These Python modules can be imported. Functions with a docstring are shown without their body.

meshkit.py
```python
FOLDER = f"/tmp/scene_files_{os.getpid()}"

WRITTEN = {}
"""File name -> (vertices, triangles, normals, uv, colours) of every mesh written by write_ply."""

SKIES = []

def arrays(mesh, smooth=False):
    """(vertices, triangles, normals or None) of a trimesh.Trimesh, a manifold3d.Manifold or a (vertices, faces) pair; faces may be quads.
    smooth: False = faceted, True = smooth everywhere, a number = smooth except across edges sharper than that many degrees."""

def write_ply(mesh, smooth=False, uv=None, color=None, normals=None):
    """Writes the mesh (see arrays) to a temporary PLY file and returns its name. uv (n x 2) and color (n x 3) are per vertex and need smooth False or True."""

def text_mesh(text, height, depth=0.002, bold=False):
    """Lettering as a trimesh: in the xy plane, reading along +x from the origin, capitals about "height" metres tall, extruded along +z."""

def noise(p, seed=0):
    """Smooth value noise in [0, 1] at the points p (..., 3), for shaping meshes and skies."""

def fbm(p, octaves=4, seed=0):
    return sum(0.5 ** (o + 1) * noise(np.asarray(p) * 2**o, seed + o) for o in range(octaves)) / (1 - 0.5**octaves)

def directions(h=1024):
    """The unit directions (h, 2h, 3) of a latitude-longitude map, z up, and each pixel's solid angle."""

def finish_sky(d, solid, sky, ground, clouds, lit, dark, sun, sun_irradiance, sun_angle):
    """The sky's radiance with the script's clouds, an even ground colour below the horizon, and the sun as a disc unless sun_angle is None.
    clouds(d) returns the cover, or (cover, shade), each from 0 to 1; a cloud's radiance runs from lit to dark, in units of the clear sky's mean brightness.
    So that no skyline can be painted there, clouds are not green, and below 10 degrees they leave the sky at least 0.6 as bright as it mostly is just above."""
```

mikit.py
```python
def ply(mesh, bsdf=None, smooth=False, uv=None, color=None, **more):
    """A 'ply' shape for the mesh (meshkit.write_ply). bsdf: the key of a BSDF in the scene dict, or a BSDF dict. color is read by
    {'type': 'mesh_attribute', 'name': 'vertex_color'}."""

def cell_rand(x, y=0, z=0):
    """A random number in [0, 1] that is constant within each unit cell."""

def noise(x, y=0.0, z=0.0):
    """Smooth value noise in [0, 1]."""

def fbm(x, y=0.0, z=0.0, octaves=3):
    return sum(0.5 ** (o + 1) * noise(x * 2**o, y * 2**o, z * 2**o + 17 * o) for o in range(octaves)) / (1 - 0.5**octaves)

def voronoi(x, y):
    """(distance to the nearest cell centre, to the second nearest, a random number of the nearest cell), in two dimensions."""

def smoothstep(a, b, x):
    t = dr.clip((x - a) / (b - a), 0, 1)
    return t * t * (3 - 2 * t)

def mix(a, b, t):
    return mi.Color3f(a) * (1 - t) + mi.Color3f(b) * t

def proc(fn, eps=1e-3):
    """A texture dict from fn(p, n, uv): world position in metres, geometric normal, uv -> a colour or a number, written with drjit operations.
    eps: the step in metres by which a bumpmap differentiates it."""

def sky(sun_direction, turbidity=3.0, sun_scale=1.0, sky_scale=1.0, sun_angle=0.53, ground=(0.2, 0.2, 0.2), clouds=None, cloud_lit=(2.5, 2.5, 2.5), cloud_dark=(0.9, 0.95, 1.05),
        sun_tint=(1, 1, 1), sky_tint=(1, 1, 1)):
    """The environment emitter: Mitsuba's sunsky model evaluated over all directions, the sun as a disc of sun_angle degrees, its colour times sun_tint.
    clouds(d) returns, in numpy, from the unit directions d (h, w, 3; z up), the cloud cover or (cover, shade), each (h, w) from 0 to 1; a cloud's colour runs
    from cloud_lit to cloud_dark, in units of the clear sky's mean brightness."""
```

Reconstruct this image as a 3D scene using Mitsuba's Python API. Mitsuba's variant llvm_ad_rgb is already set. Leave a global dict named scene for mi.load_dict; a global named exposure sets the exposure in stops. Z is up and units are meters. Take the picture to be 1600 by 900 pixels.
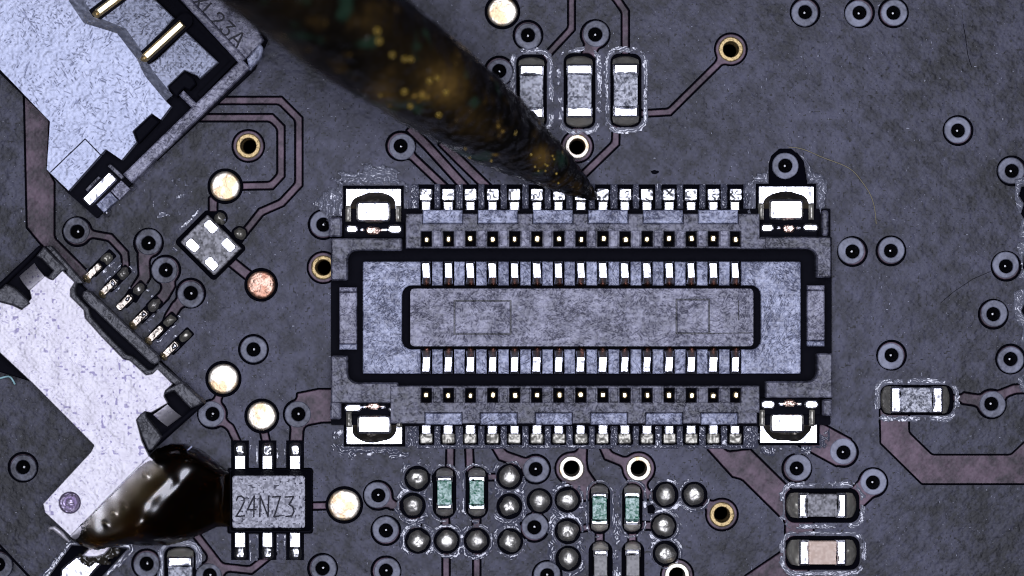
import math, random
import numpy as np, trimesh, shapely
from shapely.geometry import Polygon, LineString, Point, box as sbox
from shapely.ops import unary_union
from shapely import affinity
import drjit as dr, mitsuba as mi, mikit, meshkit
from mikit import noise, fbm, smoothstep, mix, cell_rand

# Everything is authored in micro-units (u): 1600 u across the field of view, 1 u = 1 mm of the
# magnified model (a microscope's view of a few mm of circuit board), x right, y down, z up.
scene, labels = {'type': 'scene'}, {}
rng = np.random.default_rng(7)
H = 8000.0                                    # lens height above the board, u
T = mi.ScalarTransform4f
exposure = 0.0
scene['camera'] = {'type': 'thinlens', 'fov': 2 * math.degrees(math.atan(800.0 / H)), 'fov_axis': 'x',
    'aperture_radius': 0.105, 'focus_distance': (H - 25) / 1000, 'near_clip': 0.1, 'far_clip': 30.0,
    'to_world': T().look_at(origin=[0, 0, H / 1000], target=[0, 0, 0], up=[0, 1, 0])}

# the microscope's ring lamp, round the objective
def ring_lamp(r0, r1, z, radiance):
    n = 96
    a = np.arange(n) * 2 * math.pi / n
    v = np.vstack([np.c_[r0 * np.cos(a), r0 * np.sin(a), 0 * a + z], np.c_[r1 * np.cos(a), r1 * np.sin(a), 0 * a + z]])
    f = []
    for i in range(n):
        j = (i + 1) % n
        f += [[i, j, n + j], [i, n + j, n + i]]
    m = trimesh.Trimesh(v, f, process=False)
    scene['ring_lamp'] = mikit.ply(m, {'type': 'diffuse'}, emitter={'type': 'area', 'radiance': {'type': 'rgb', 'value': radiance}})
    labels['ring_lamp'] = {'label': 'white microscope ring lamp above the board, out of view', 'category': 'lamp'}
ring_lamp(0.22, 2.3, 7.85, [10.3, 10.6, 12.7])

# ------------------------------------------------------------------ materials
def xy(p): return p.x * 1000.0, p.y * 1000.0
def rot(x, y, a):
    c, s = math.cos(a), math.sin(a)
    return x * c + y * s, y * c - x * s
def twos(b): return {'type': 'twosided', 'bsdf': b}
def rgb(r, g, b): return {'type': 'rgb', 'value': [r, g, b]}
def tex(v): return mikit.proc(v, 5e-4) if callable(v) else (rgb(*v) if isinstance(v, (tuple, list)) else v)
def prin(base, rough=0.4, metal=0.0, spec=0.5, bump=None, bscale=1e-3, **kw):
    b = {'type': 'principled', 'base_color': tex(base), 'roughness': tex(rough) if callable(rough) else rough, 'metallic': metal, 'specular': spec, **kw}
    b = twos(b)
    return {'type': 'bumpmap', 'arbitrary': mikit.proc(bump, 6e-4), 'scale': bscale, 'bsdf': b} if bump else b
M = scene

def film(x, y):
    """lighter round the big connector: dried flux plus light falloff painted into the colour"""
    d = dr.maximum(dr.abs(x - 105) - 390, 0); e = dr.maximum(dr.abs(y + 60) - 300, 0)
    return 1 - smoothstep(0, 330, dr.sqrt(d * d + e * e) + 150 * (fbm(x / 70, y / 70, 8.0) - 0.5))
def mask_v(x, y):
    a = fbm(x / 85, y / 85, 3.0); b = fbm(x / 15 + 7, y / 15); c = noise(x / 2.8, y / 2.8, 5.0)
    wx, wy = x + 5 * noise(x / 30, y / 30, 11.0), y + 5 * noise(x / 30, y / 30, 12.0)
    weave = dr.sin(wx * 0.47 + wy * 0.06) * dr.sin(wy * 0.47 - wx * 0.06)
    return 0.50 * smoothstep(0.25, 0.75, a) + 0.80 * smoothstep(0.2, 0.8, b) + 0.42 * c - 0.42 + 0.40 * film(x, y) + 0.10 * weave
def mask_col(p, n, uv):
    x, y = xy(p)
    v = dr.maximum(mask_v(x, y), 0)
    col = mix((0.0035, 0.0037, 0.006), (0.046, 0.0468, 0.0735), v)
    pit = smoothstep(0.83, 0.9, noise(x / 3.1 + 40, y / 3.1, 9.0))
    dust = smoothstep(0.972, 0.985, noise(x / 2.6, y / 2.6 + 90, 2.0))
    return mix(mix(col, (0.006, 0.006, 0.010), pit), (0.4, 0.42, 0.5), dust)
def mask_bump(p, n, uv):
    x, y = xy(p)
    return noise(x / 4.2, y / 4.2) + 1.2 * noise(x / 9, y / 9, 3.0) + noise(x / 2.4, y / 2.4, 8.0) * 0.5
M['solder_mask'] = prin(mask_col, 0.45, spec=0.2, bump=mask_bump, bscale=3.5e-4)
def trace_col(p, n, uv):
    x, y = xy(p)
    v = dr.maximum(mask_v(x, y), 0)
    return mix((0.026, 0.017, 0.022), (0.115, 0.074, 0.098), v)
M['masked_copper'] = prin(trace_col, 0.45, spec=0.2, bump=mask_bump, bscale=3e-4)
def ring_col(p, n, uv):
    x, y = xy(p)
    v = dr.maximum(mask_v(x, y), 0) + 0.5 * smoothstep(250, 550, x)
    return mix((0.03, 0.031, 0.042), (0.15, 0.157, 0.20), v)
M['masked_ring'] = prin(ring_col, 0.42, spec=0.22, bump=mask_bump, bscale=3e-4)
M['laminate'] = prin((0.003, 0.003, 0.005), 0.7, spec=0.0)
M['resin_plug'] = prin((0.0015, 0.0015, 0.002), 0.10, spec=0.8)
def gold_bump(p, n, uv):
    x, y = xy(p)
    return noise(x / 5, y / 5) + 0.6 * noise(x / 2.2, y / 2.2, 4.0)
M['gold'] = prin((0.62, 0.46, 0.22), 0.6, 1.0, bump=gold_bump, bscale=9e-4)
def pg(p, n, uv):
    x, y = xy(p)
    return mix((0.60, 0.43, 0.25), (0.74, 0.67, 0.55), smoothstep(0.3, 0.55, fbm(x / 17, y / 17, 2.0)))
M['pale_gold'] = prin(pg, 0.5, 1.0, bump=gold_bump, bscale=4e-4)
def cop(p, n, uv):
    x, y = xy(p)
    return mix((0.40, 0.20, 0.13), (0.62, 0.40, 0.29), smoothstep(0.3, 0.7, fbm(x / 9, y / 9, 1.0)))
M['bare_copper'] = prin(cop, 0.5, 1.0, bump=gold_bump, bscale=8e-4)
def lump_bump(p, n, uv):
    x, y = xy(p)
    return 2.2 * noise(x / 10, y / 10, 2.0) + noise(x / 4.5, y / 4.5, 4.0)
M['tin'] = prin((0.78, 0.78, 0.81), 0.36, 1.0, bump=lump_bump, bscale=6e-4)
M['solder'] = prin((0.74, 0.71, 0.63), 0.52, 1.0, bump=gold_bump, bscale=7e-4)
M['dull_solder'] = prin((0.44, 0.42, 0.35), 0.5, 0.8, bump=lump_bump, bscale=1.7e-3)
def strokes(x, y, k=1.0, lo=0.74, hi=0.86):
    s = mi.Float(0)
    for i, a in enumerate((0.5, 1.15, -0.35, 2.2)):
        u, v = rot(x, y, a)
        s = dr.maximum(s, smoothstep(lo, hi, noise(u / (9 * k) + 31 * i, v / (1.9 * k), 3.0 * i)) * smoothstep(0.46, 0.72, noise(x / 19 + 11 * i, y / 19, 1.0 * i)))
    return s
def plas_bump(p, n, uv):
    x, y = xy(p)
    return noise(x / 2.8, y / 2.8) + 1.2 * noise(x / 6, y / 6, 3.0) - 0.7 * strokes(x, y, 0.55)
def plas_col(lo, hi, sk=0.55):
    def f(p, n, uv):
        x, y = xy(p)
        t = 0.5 * fbm(x / 24, y / 24, 4.0) + 0.5 * fbm(x / 6, y / 6, 7.0)
        t = smoothstep(0.25, 0.75, t) + 0.5 * (noise(x / 15, y / 3.0, 5.0) - 0.5) + 0.45 * (noise(x / 2.7, y / 2.7, 9.0) - 0.5)
        c = mix(lo, hi, dr.clip(t, 0, 1.3))
        return mix(c, mi.Color3f(lo) * 0.4, 0.75 * sk * strokes(x, y, 0.55))
    return f
M['grey_plastic'] = prin(plas_col((0.022, 0.022, 0.033), (0.145, 0.145, 0.19)), 0.42, spec=0.4, bump=plas_bump, bscale=6e-4)
M['dark_plastic'] = prin(plas_col((0.018, 0.018, 0.022), (0.065, 0.065, 0.075)), 0.42, spec=0.35, bump=plas_bump, bscale=5e-4)
M['pale_plastic'] = prin(plas_col((0.10, 0.108, 0.165), (0.36, 0.385, 0.51), 0.9), 0.38, spec=0.5, bump=plas_bump, bscale=9e-4)
M['lilac_plastic'] = prin(plas_col((0.075, 0.074, 0.108), (0.28, 0.278, 0.355), 0.8), 0.40, spec=0.45, bump=plas_bump, bscale=7e-4)
M['black_plastic'] = prin((0.004, 0.004, 0.007), 0.6, spec=0.02, bump=plas_bump, bscale=3e-4)
def steel_col(p, n, uv):
    x, y = xy(p)
    t = 0.5 * fbm(x / 30, y / 30, 2.0) + 0.5 * noise(x / 3, y / 3)
    c = mix((0.33, 0.36, 0.47), (0.54, 0.57, 0.70), t)
    return mix(c, (0.10, 0.11, 0.20), 0.6 * strokes(x, y, 0.75, 0.81, 0.93))
def steel_bump(p, n, uv):
    x, y = xy(p)
    return noise(x / 4, y / 4) + noise(x / 9, y / 9, 2.0) - 0.5 * strokes(x, y, 0.75, 0.81, 0.93)
M['scratched_steel'] = prin(steel_col, 0.58, 0.7, bump=steel_bump, bscale=7e-4)
M['shaded_steel'] = prin(lambda p, n, uv: steel_col(p, n, uv) * 0.62, 0.58, 0.7, bump=steel_bump, bscale=1.3e-3)  # cover steel darkened, with the shade of the sunken part painted in
def shield_col(p, n, uv):
    x, y = xy(p)
    sp = smoothstep(0.80, 0.87, noise(x / 4.5, y / 4.5, 7.0)) * smoothstep(0.3, 0.6, noise(x / 30, y / 30, 8.0))
    c = mix((0.53, 0.50, 0.54), (0.74, 0.715, 0.75), 0.6 * fbm(x / 25, y / 25) + 0.4 * noise(x / 3, y / 3))
    return mix(c, (0.20, 0.17, 0.32), 0.8 * dr.maximum(sp, 0.7 * strokes(x + 400, y, 0.7, 0.84, 0.93)))
def shield_bump(p, n, uv):
    x, y = xy(p)
    return noise(x / 3.5, y / 3.5) + 2 * noise(x / 17, y / 17, 2.0)
M['shield_steel'] = prin(shield_col, 0.6, 0.8, bump=shield_bump, bscale=5e-4)
def epoxy(p, n, uv):
    x, y = xy(p)
    t = 0.6 * noise(x / 2.3, y / 2.3) + 0.4 * noise(x / 4.5, y / 4.5, 3.0)
    c = mix((0.19, 0.19, 0.22), (0.46, 0.46, 0.51), smoothstep(0.25, 0.75, t))
    return mix(c, (0.03, 0.03, 0.05), smoothstep(0.8, 0.88, noise(x / 3.3, y / 3.3, 6.0)))
M['epoxy'] = prin(epoxy, 0.5, spec=0.4, bump=gold_bump, bscale=7e-4)
M['ink'] = prin((0.012, 0.012, 0.02), 0.6, spec=0.2)
def ceram(lo, hi):
    def f(p, n, uv):
        x, y = xy(p)
        t = 0.5 * fbm(x / 9, y / 9, 2.0) + 0.5 * noise(x / 3.2, y / 3.2)
        return mix(lo, hi, smoothstep(0.28, 0.72, t))
    return f
M['grey_ceramic'] = prin(ceram((0.09, 0.095, 0.115), (0.46, 0.47, 0.52)), 0.35, spec=0.6, bump=gold_bump, bscale=1.6e-3)
M['dark_ceramic'] = prin(ceram((0.06, 0.058, 0.062), (0.26, 0.255, 0.27)), 0.42, spec=0.4, bump=gold_bump, bscale=7e-4)
M['plain_ceramic'] = prin(ceram((0.19, 0.185, 0.18), (0.30, 0.29, 0.28)), 0.5, spec=0.3)
M['tan_ceramic'] = prin(ceram((0.56, 0.41, 0.31), (0.68, 0.53, 0.42)), 0.5, spec=0.35)
M['green_glaze'] = prin(ceram((0.03, 0.15, 0.09), (0.34, 0.50, 0.43)), 0.3, spec=0.6, bump=gold_bump, bscale=1.3e-3)
M['residue'] = prin((0.07, 0.073, 0.10), 0.24, spec=0.9, clearcoat=0.6, clearcoat_gloss=0.9)
M['crust'] = prin((0.15, 0.155, 0.19), 0.24, spec=0.9, clearcoat=0.6, clearcoat_gloss=0.9)
M['flux_air'] = {'type': 'homogeneous', 'albedo': rgb(0.010, 0.006, 0.002), 'sigma_t': rgb(0.30, 0.47, 0.98), 'scale': 66.0}
M['flux_gloss'] = {'type': 'roughdielectric', 'int_ior': 1.58, 'ext_ior': 1.0, 'alpha': 0.035, 'distribution': 'ggx'}
def tip_col(p, n, uv):
    x, y = xy(p)
    z = p.z * 1000
    a = fbm(x / 26, y / 26, z / 26)
    b = noise(x / 7, y / 7, z / 7)
    c = mix((0.003, 0.0025, 0.002), (0.020, 0.012, 0.004), smoothstep(0.52, 0.76, a))
    c = mix(c, (0.010, 0.030, 0.018), 0.8 * smoothstep(0.60, 0.75, fbm(x / 40 + 9, y / 40, z / 40)))
    for gx, gy, gr, k in ((-100, 305, 26, 0.30), (46, 200, 14, 0.30), (-192, 292, 20, 0.14), (-205, 395, 26, 0.06), (-55, 250, 22, 0.05), (-310, 450, 60, 0.025), (-135, 325, 60, 0.035)):
        g = dr.exp(-(dr.square(x - gx) + dr.square(y - gy)) / (gr * gr)) * (0.35 + 0.65 * noise(x / 5, y / 5, z / 5))
        c = mix(c, (0.52, 0.30, 0.07), k * 0.95 * g)
    return mix(c, (0.55, 0.34, 0.07), 0.5 * smoothstep(0.70, 0.9, b) * smoothstep(0.62, 0.76, a))
def tip_bump(p, n, uv):
    x, y = xy(p)
    z = p.z * 1000
    return noise(x / 5, y / 5, z / 5) + 2.0 * noise(x / 12, y / 12, z / 12)
M['burnt_flux'] = prin(tip_col, 0.24, spec=0.7, bump=tip_bump, bscale=1.7e-3)
M['amber'] = prin((0.36, 0.24, 0.03), 0.3, 0.3, spec=0.8)
M['fibre_gold'] = prin((0.24, 0.21, 0.12), 0.5)
M['fibre_pale'] = prin((0.30, 0.50, 0.52), 0.4)

# ------------------------------------------------------------------ mesh helpers
def W(v, zref=0.0):
    """u coordinates (x right, y down, z up) -> world metres; zref: the height at which x, y were measured."""
    v = np.asarray(v, float)
    k = (1 - zref / H) / 1000
    return np.c_[(v[:, 0] - 800) * k, (450 - v[:, 1]) * k, v[:, 2] / 1000]
def fix(v, f, zref=0.0):
    m = trimesh.Trimesh(W(v, zref), np.asarray(f)[:, ::-1], process=False)
    return m
def ccw(p): return shapely.geometry.polygon.orient(p, 1.0)
def polys(g):
    return [q for q in getattr(g, 'geoms', [g]) if isinstance(q, Polygon) and q.area > 0.5]
def inset_ring(r, d):
    """mitred inset of a closed ring (n x 2); d > 0 moves to the left of the direction of travel."""
    a, b = r - np.roll(r, 1, 0), np.roll(r, -1, 0) - r
    na = np.c_[-a[:, 1], a[:, 0]] / np.maximum(np.linalg.norm(a, axis=1), 1e-9)[:, None]
    nb = np.c_[-b[:, 1], b[:, 0]] / np.maximum(np.linalg.norm(b, axis=1), 1e-9)[:, None]
    m = na + nb
    m /= np.maximum((m * m).sum(1), 0.5)[:, None] / 2
    return r + m * d
def slab(poly, z0, z1, bevel=0.0, zref=None, top_only=False):
    """an extruded plate with a chamfered top edge (poly in u, y down)."""
    zref = z1 if zref is None else zref
    out = []
    for q in polys(poly):
        q = ccw(q.simplify(0.05))
        rings = [np.array(r.coords)[:-1] for r in [q.exterior, *q.interiors]]
        V, F, n0 = [], [], 0
        bv = bevel
        while True:                              # a chamfer that would fold over is halved until it does not
            ins = [inset_ring(r, bv) for r in rings] if bv > 0 else rings
            P = Polygon(ins[0], ins[1:])
            if bv == 0 or (P.is_valid and P.area > 0): break
            bv = bv / 2 if bv > 0.15 else 0
        levels = [(z0, 0.0), (z1 - bevel, 0.0), (z1, bv)] if bevel > 0 else [(z0, 0.0), (z1, 0.0)]
        for r, t in zip(rings, ins):
            n = len(r)
            st = [np.c_[(t if d > 0 else r), np.full(n, z)] for z, d in levels]
            V += st
            for k in range(len(levels) - 1):
                a = n0 + k * n + np.arange(n); b = n0 + k * n + (np.arange(n) + 1) % n
                F += [np.c_[a, b, b + n], np.c_[a, b + n, a + n]]
            n0 += n * len(levels)
        tris = [t for t in shapely.constrained_delaunay_triangles(P if P.is_valid else P.buffer(0)).geoms]
        tv = np.vstack([np.array(t.exterior.coords)[:3] for t in tris]); tf = np.arange(len(tv)).reshape(-1, 3)
        c = tv[tf]
        neg = ((c[:, 1, 0] - c[:, 0, 0]) * (c[:, 2, 1] - c[:, 0, 1]) - (c[:, 1, 1] - c[:, 0, 1]) * (c[:, 2, 0] - c[:, 0, 0])) < 0
        tf[neg] = tf[neg][:, ::-1]
        V.append(np.c_[tv, np.full(len(tv), z1)]); F.append(tf + n0); n0 += len(tv)
        V.append(np.c_[tv, np.full(len(tv), z0)]); F.append(tf[:, ::-1] + n0)
        out.append(fix(np.vstack(V), np.vstack(F), zref))
    return trimesh.util.concatenate(out)
def loft(rings, zref):
    """rings: list of (n x 2 points, z), lowest first; closed side and a top cap."""
    n = len(rings[0][0])
    V = np.vstack([np.c_[np.asarray(p, float), np.full(n, z) if np.isscalar(z) else z] for p, z in rings])
    area = np.cross(np.roll(rings[0][0], -1, 0), rings[0][0]).sum() if False else sum(rings[0][0][i][0] * rings[0][0][(i + 1) % n][1] - rings[0][0][(i + 1) % n][0] * rings[0][0][i][1] for i in range(n))
    F = []
    for k in range(len(rings) - 1):
        a = k * n + np.arange(n); b = k * n + (np.arange(n) + 1) % n
        F += [np.c_[a, b, b + n], np.c_[a, b + n, a + n]]
    c = len(V)
    V = np.vstack([V, V[-n:].mean(0)])
    a = c - n + np.arange(n); b = c - n + (np.arange(n) + 1) % n
    F.append(np.c_[a, b, np.full(n, c)])
    F = np.vstack(F)
    if area < 0: F = F[:, ::-1]
    return fix(V, F, zref)
def rect(cx, cy, w, h, a=0.0, r=0.0, seg=4):
    g = sbox(cx - w / 2, cy - h / 2, cx + w / 2, cy + h / 2)
    if r > 0: g = g.buffer(-r).buffer(r, quad_segs=seg)
    return affinity.rotate(g, a, origin=(cx, cy)) if a else g
def bb(x0, y0, x1, y1, r=0.0): return rect((x0 + x1) / 2, (y0 + y1) / 2, x1 - x0, y1 - y0, 0, r)
def ringpts(cx, cy, rx, ry=None, n=40, a=0.0, pw=2.0):
    t = np.arange(n) * 2 * math.pi / n
    c, s = np.cos(t), np.sin(t)
    ry = rx if ry is None else ry
    x = rx * np.sign(c) * np.abs(c) ** (2 / pw); y = ry * np.sign(s) * np.abs(s) ** (2 / pw)
    ca, sa = math.cos(math.radians(a)), math.sin(math.radians(a))
    return np.c_[cx + x * ca - y * sa, cy + x * sa + y * ca]
def dome(cx, cy, rx, ry, z0, h, n=36, k=9, a=0.0, pw=2.0, wob=0.05, seed=0, flat=1.0, zref=None):
    """a solder-like dome: superellipse plan, wobbling; flat > 1 makes the top flatter and the flanks steeper."""
    rings = []
    for i in range(k + 1):
        t = math.sin(math.pi / 2 * (i / k) ** 0.75) if i < k else 1.0
        q = 1 - t * 0.995
        z = z0 + h * (1 - q ** (2 * flat)) ** 0.5
        p = ringpts(cx, cy, rx * q, ry * q, n, a, pw)
        w = meshkit.noise(np.c_[p / (0.45 * max(rx, ry)), np.full(n, seed * 3.3)]) - 0.5
        p = np.array([cx, cy]) + (p - [cx, cy]) * (1 + wob * 2 * w[:, None] * q)
        rings.append((p, z + h * wob * 2 * w))
    return loft(rings, z0 + h if zref is None else zref)
def tube(pts, rad, n=8, zref=0.0):
    p = np.asarray(pts, float)
    t = np.gradient(p, axis=0); t /= np.linalg.norm(t, axis=1)[:, None]
    a = np.cross(t, [0, 0, 1.0]); a /= np.linalg.norm(a, axis=1)[:, None]
    b = np.cross(t, a)
    g = np.arange(n) * 2 * math.pi / n
    rad = np.broadcast_to(rad, (len(p),))
    V = (p[:, None] + rad[:, None, None] * (np.cos(g)[None, :, None] * a[:, None] + np.sin(g)[None, :, None] * b[:, None])).reshape(-1, 3)
    F = []
    for k in range(len(p) - 1):
        i = k * n + np.arange(n); j = k * n + (np.arange(n) + 1) % n
        F += [np.c_[i, j, j + n], np.c_[i, j + n, i + n]]
    V = np.vstack([V, p[:1], p[-1:]])
    i = np.arange(n); j = (i + 1) % n
    F += [np.c_[j, i, np.full(n, len(V) - 2)], np.c_[i + (len(p) - 1) * n, j + (len(p) - 1) * n, np.full(n, len(V) - 1)]]
    return fix(V, np.vstack(F), zref)

counts = {}
def numbered(k):
    n = counts.get(k, 0); counts[k] = n + 1
    return k if n == 0 else f'{k}_{n:03d}'
def part(parent, name, mesh, bsdf, smooth=False, label=None, **more):
    key = numbered(f'{parent}__{name}' if parent else name)
    scene[key] = mikit.ply(mesh, bsdf, smooth, **more)
    if label: labels[key] = {'label': label}
    return key
def thing(name, label, cat, group=None, kind=None):
    key = numbered(name)
    labels[key] = {'label': label}
    if cat: labels[key]['category'] = cat
    if group: labels[key]['group'] = group
    if kind: labels[key]['kind'] = kind
    return key
def solo(name, label, cat, mesh, bsdf, smooth=False, group=None, kind=None, **more):
    key = thing(name, label, cat, group, kind)
    scene[key] = mikit.ply(mesh, bsdf, smooth, **more)
    return key

# ------------------------------------------------------------------ the board
board = thing('circuit_board', 'dark grey-violet circuit board with thin traces and ringed vias', None, kind='structure')
VIAS = [(825,55),(930,54),(1258,19),(1343,20),(1396,20),(1497,204),(1581,267),(1227,259),(626,228),(780,111),(121,362),(232,380),
        (259,422),(298,458),(396,546),(505,351),(1332,393),(1392,392),(1572,416),(1552,491),(1393,555),(1579,561),(36,730),(332,647),
        (229,881),(466,647),(591,774),(603,829),(504,888),(603,892),(837,733),(835,824),(855,899),(1318,707),(1245,732),(1364,754),
        (1549,631),(328,899),(-3,882)]
OPEN = [(388,228,19.5),(902,229,19.5),(1142,77,19.5),(893,732,20),(998,732,20),(1128,804,19.5),(505,418,19),(1058,899,20)]
PADS = [(352,291,23.5,'pale_gold'),(349,592,24,'pale_gold'),(409,650,23,'pale_gold'),(538,789,25,'pale_gold'),(785,18,23.5,'pale_gold'),(408,445,22,'bare_copper')]
BALLS = [(652,748),(796,745),(645,790),(796,791),(653,845),(698,845),(745,845),(797,846),(843,783),(887,781),(887,830),(888,873),(1040,773),(1037,822),(1040,865),(1085,773)]
TR = [([(300,157),(438,157),(467,186),(467,288),(440,317),(408,331),(372,376)],9),
      ([(300,184),(424,184),(439,199),(439,274),(424,290),(368,291)],9),
      ([(1142,77),(1120,102),(1046,175),(990,178)],8), ([(893,-20),(893,45),(853,88),(853,96)],8), ([(955,-12),(966,2),(977,18),(977,95)],9),
      ([(963,188),(962,224),(900,284)],9), ([(626,228),(648,248),(706,303)],9), ([(640,200),(668,228),(736,303)],11), ([(690,222),(715,247),(772,303)],11),
      ([(121,362),(150,367),(172,371),(195,396),(197,425)],9), ([(232,380),(224,402),(226,432),(205,466)],16), ([(259,422),(265,446),(256,462),(236,482)],15),
      ([(298,458),(276,478),(266,494),(262,505)],14), ([(333,330),(333,312),(344,300)],11), ([(360,408),(400,440)],13),
      ([(349,600),(334,640)],9), ([(332,647),(360,668),(375,700)],9), ([(409,660),(418,700)],10), ([(466,647),(462,700)],18), ([(470,640),(500,634),(530,634)],50),
      ([(480,791),(530,790)],9), ([(591,774),(612,790),(640,791)],10), ([(704,680),(703,745)],10), ([(732,680),(735,745)],10), ([(769,685),(785,712),(837,730)],14),
      ([(911,685),(910,718),(900,728)],11), ([(938,685),(950,712),(990,728)],12), ([(908,735),(932,770)],16), ([(996,740),(987,775)],18),
      ([(1490,622),(1512,622)],8), ([(1505,622),(1549,629)],16), ([(1549,622),(1585,608),(1620,606)],12), ([(1250,670),(1318,707)],46), ([(1364,754),(1315,800)],32),
      ([(300,828),(345,886),(392,891),(428,862)],9), ([(694,790),(698,845)],10), ([(744,790),(745,845)],10), ([(697,850),(697,920)],9), ([(745,850),(745,920)],9),
      ([(652,748),(690,746)],8), ([(796,745),(750,746)],8), ([(645,790),(652,845)],15), ([(887,781),(930,775)],8), ([(887,830),(930,822)],8),
      ([(1040,773),(985,776)],10), ([(1037,822),(985,821)],10), ([(1085,773),(1128,803)],11), ([(1040,865),(1056,905)],13), ([(937,810),(937,862)],10), ([(988,810),(988,862)],10),
      ([(843,783),(835,824)],12), ([(930,54),(915,100)],20), ([(902,229),(903,190)],14)]
REG = [Polygon([(38,120),(76,190),(73,262),(84,285),(84,372),(140,428),(126,444),(62,378),(43,355)]),
       Polygon([(1107,680),(1125,680),(1127,698),(1136,707),(1172,703),(1236,766),(1250,820),(1228,845),(1228,815),(1160,748),(1145,744),(1107,702)]),
       Polygon([(1228,858),(1262,870),(1262,930),(1140,930),(1166,900)]), Polygon([(1228,815),(1270,812),(1270,842),(1228,842)]),
       Polygon([(1376,640),(1419,640),(1419,676),(1456,712),(1580,712),(1622,672),(1622,755),(1441,755),(1377,692)])]
smoothed = lambda g, r=3: g.buffer(r, quad_segs=4).buffer(-2 * r, quad_segs=4).buffer(r, quad_segs=4)
tr_polys = [LineString(p).buffer(w / 2, cap_style='flat', join_style='mitre') for p, w in TR] + REG
copper = [Point(x, y).buffer(20.5) for x, y in VIAS] + [Point(x, y).buffer(r + 4) for x, y, r in OPEN]
nets = polys(unary_union(tr_polys + copper))
def teardrop(i):
    g = nets[i].buffer(11, quad_segs=4).buffer(-11, quad_segs=4)
    near = [q.buffer(4) for k, q in enumerate(nets) if k != i and q.distance(nets[i]) < 30]
    return unary_union([g.difference(unary_union(near)), nets[i]]) if near else g
copper_all = unary_union([teardrop(i) for i in range(len(nets))])
moats = []                                     # openings in the mask where parts are soldered
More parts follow.
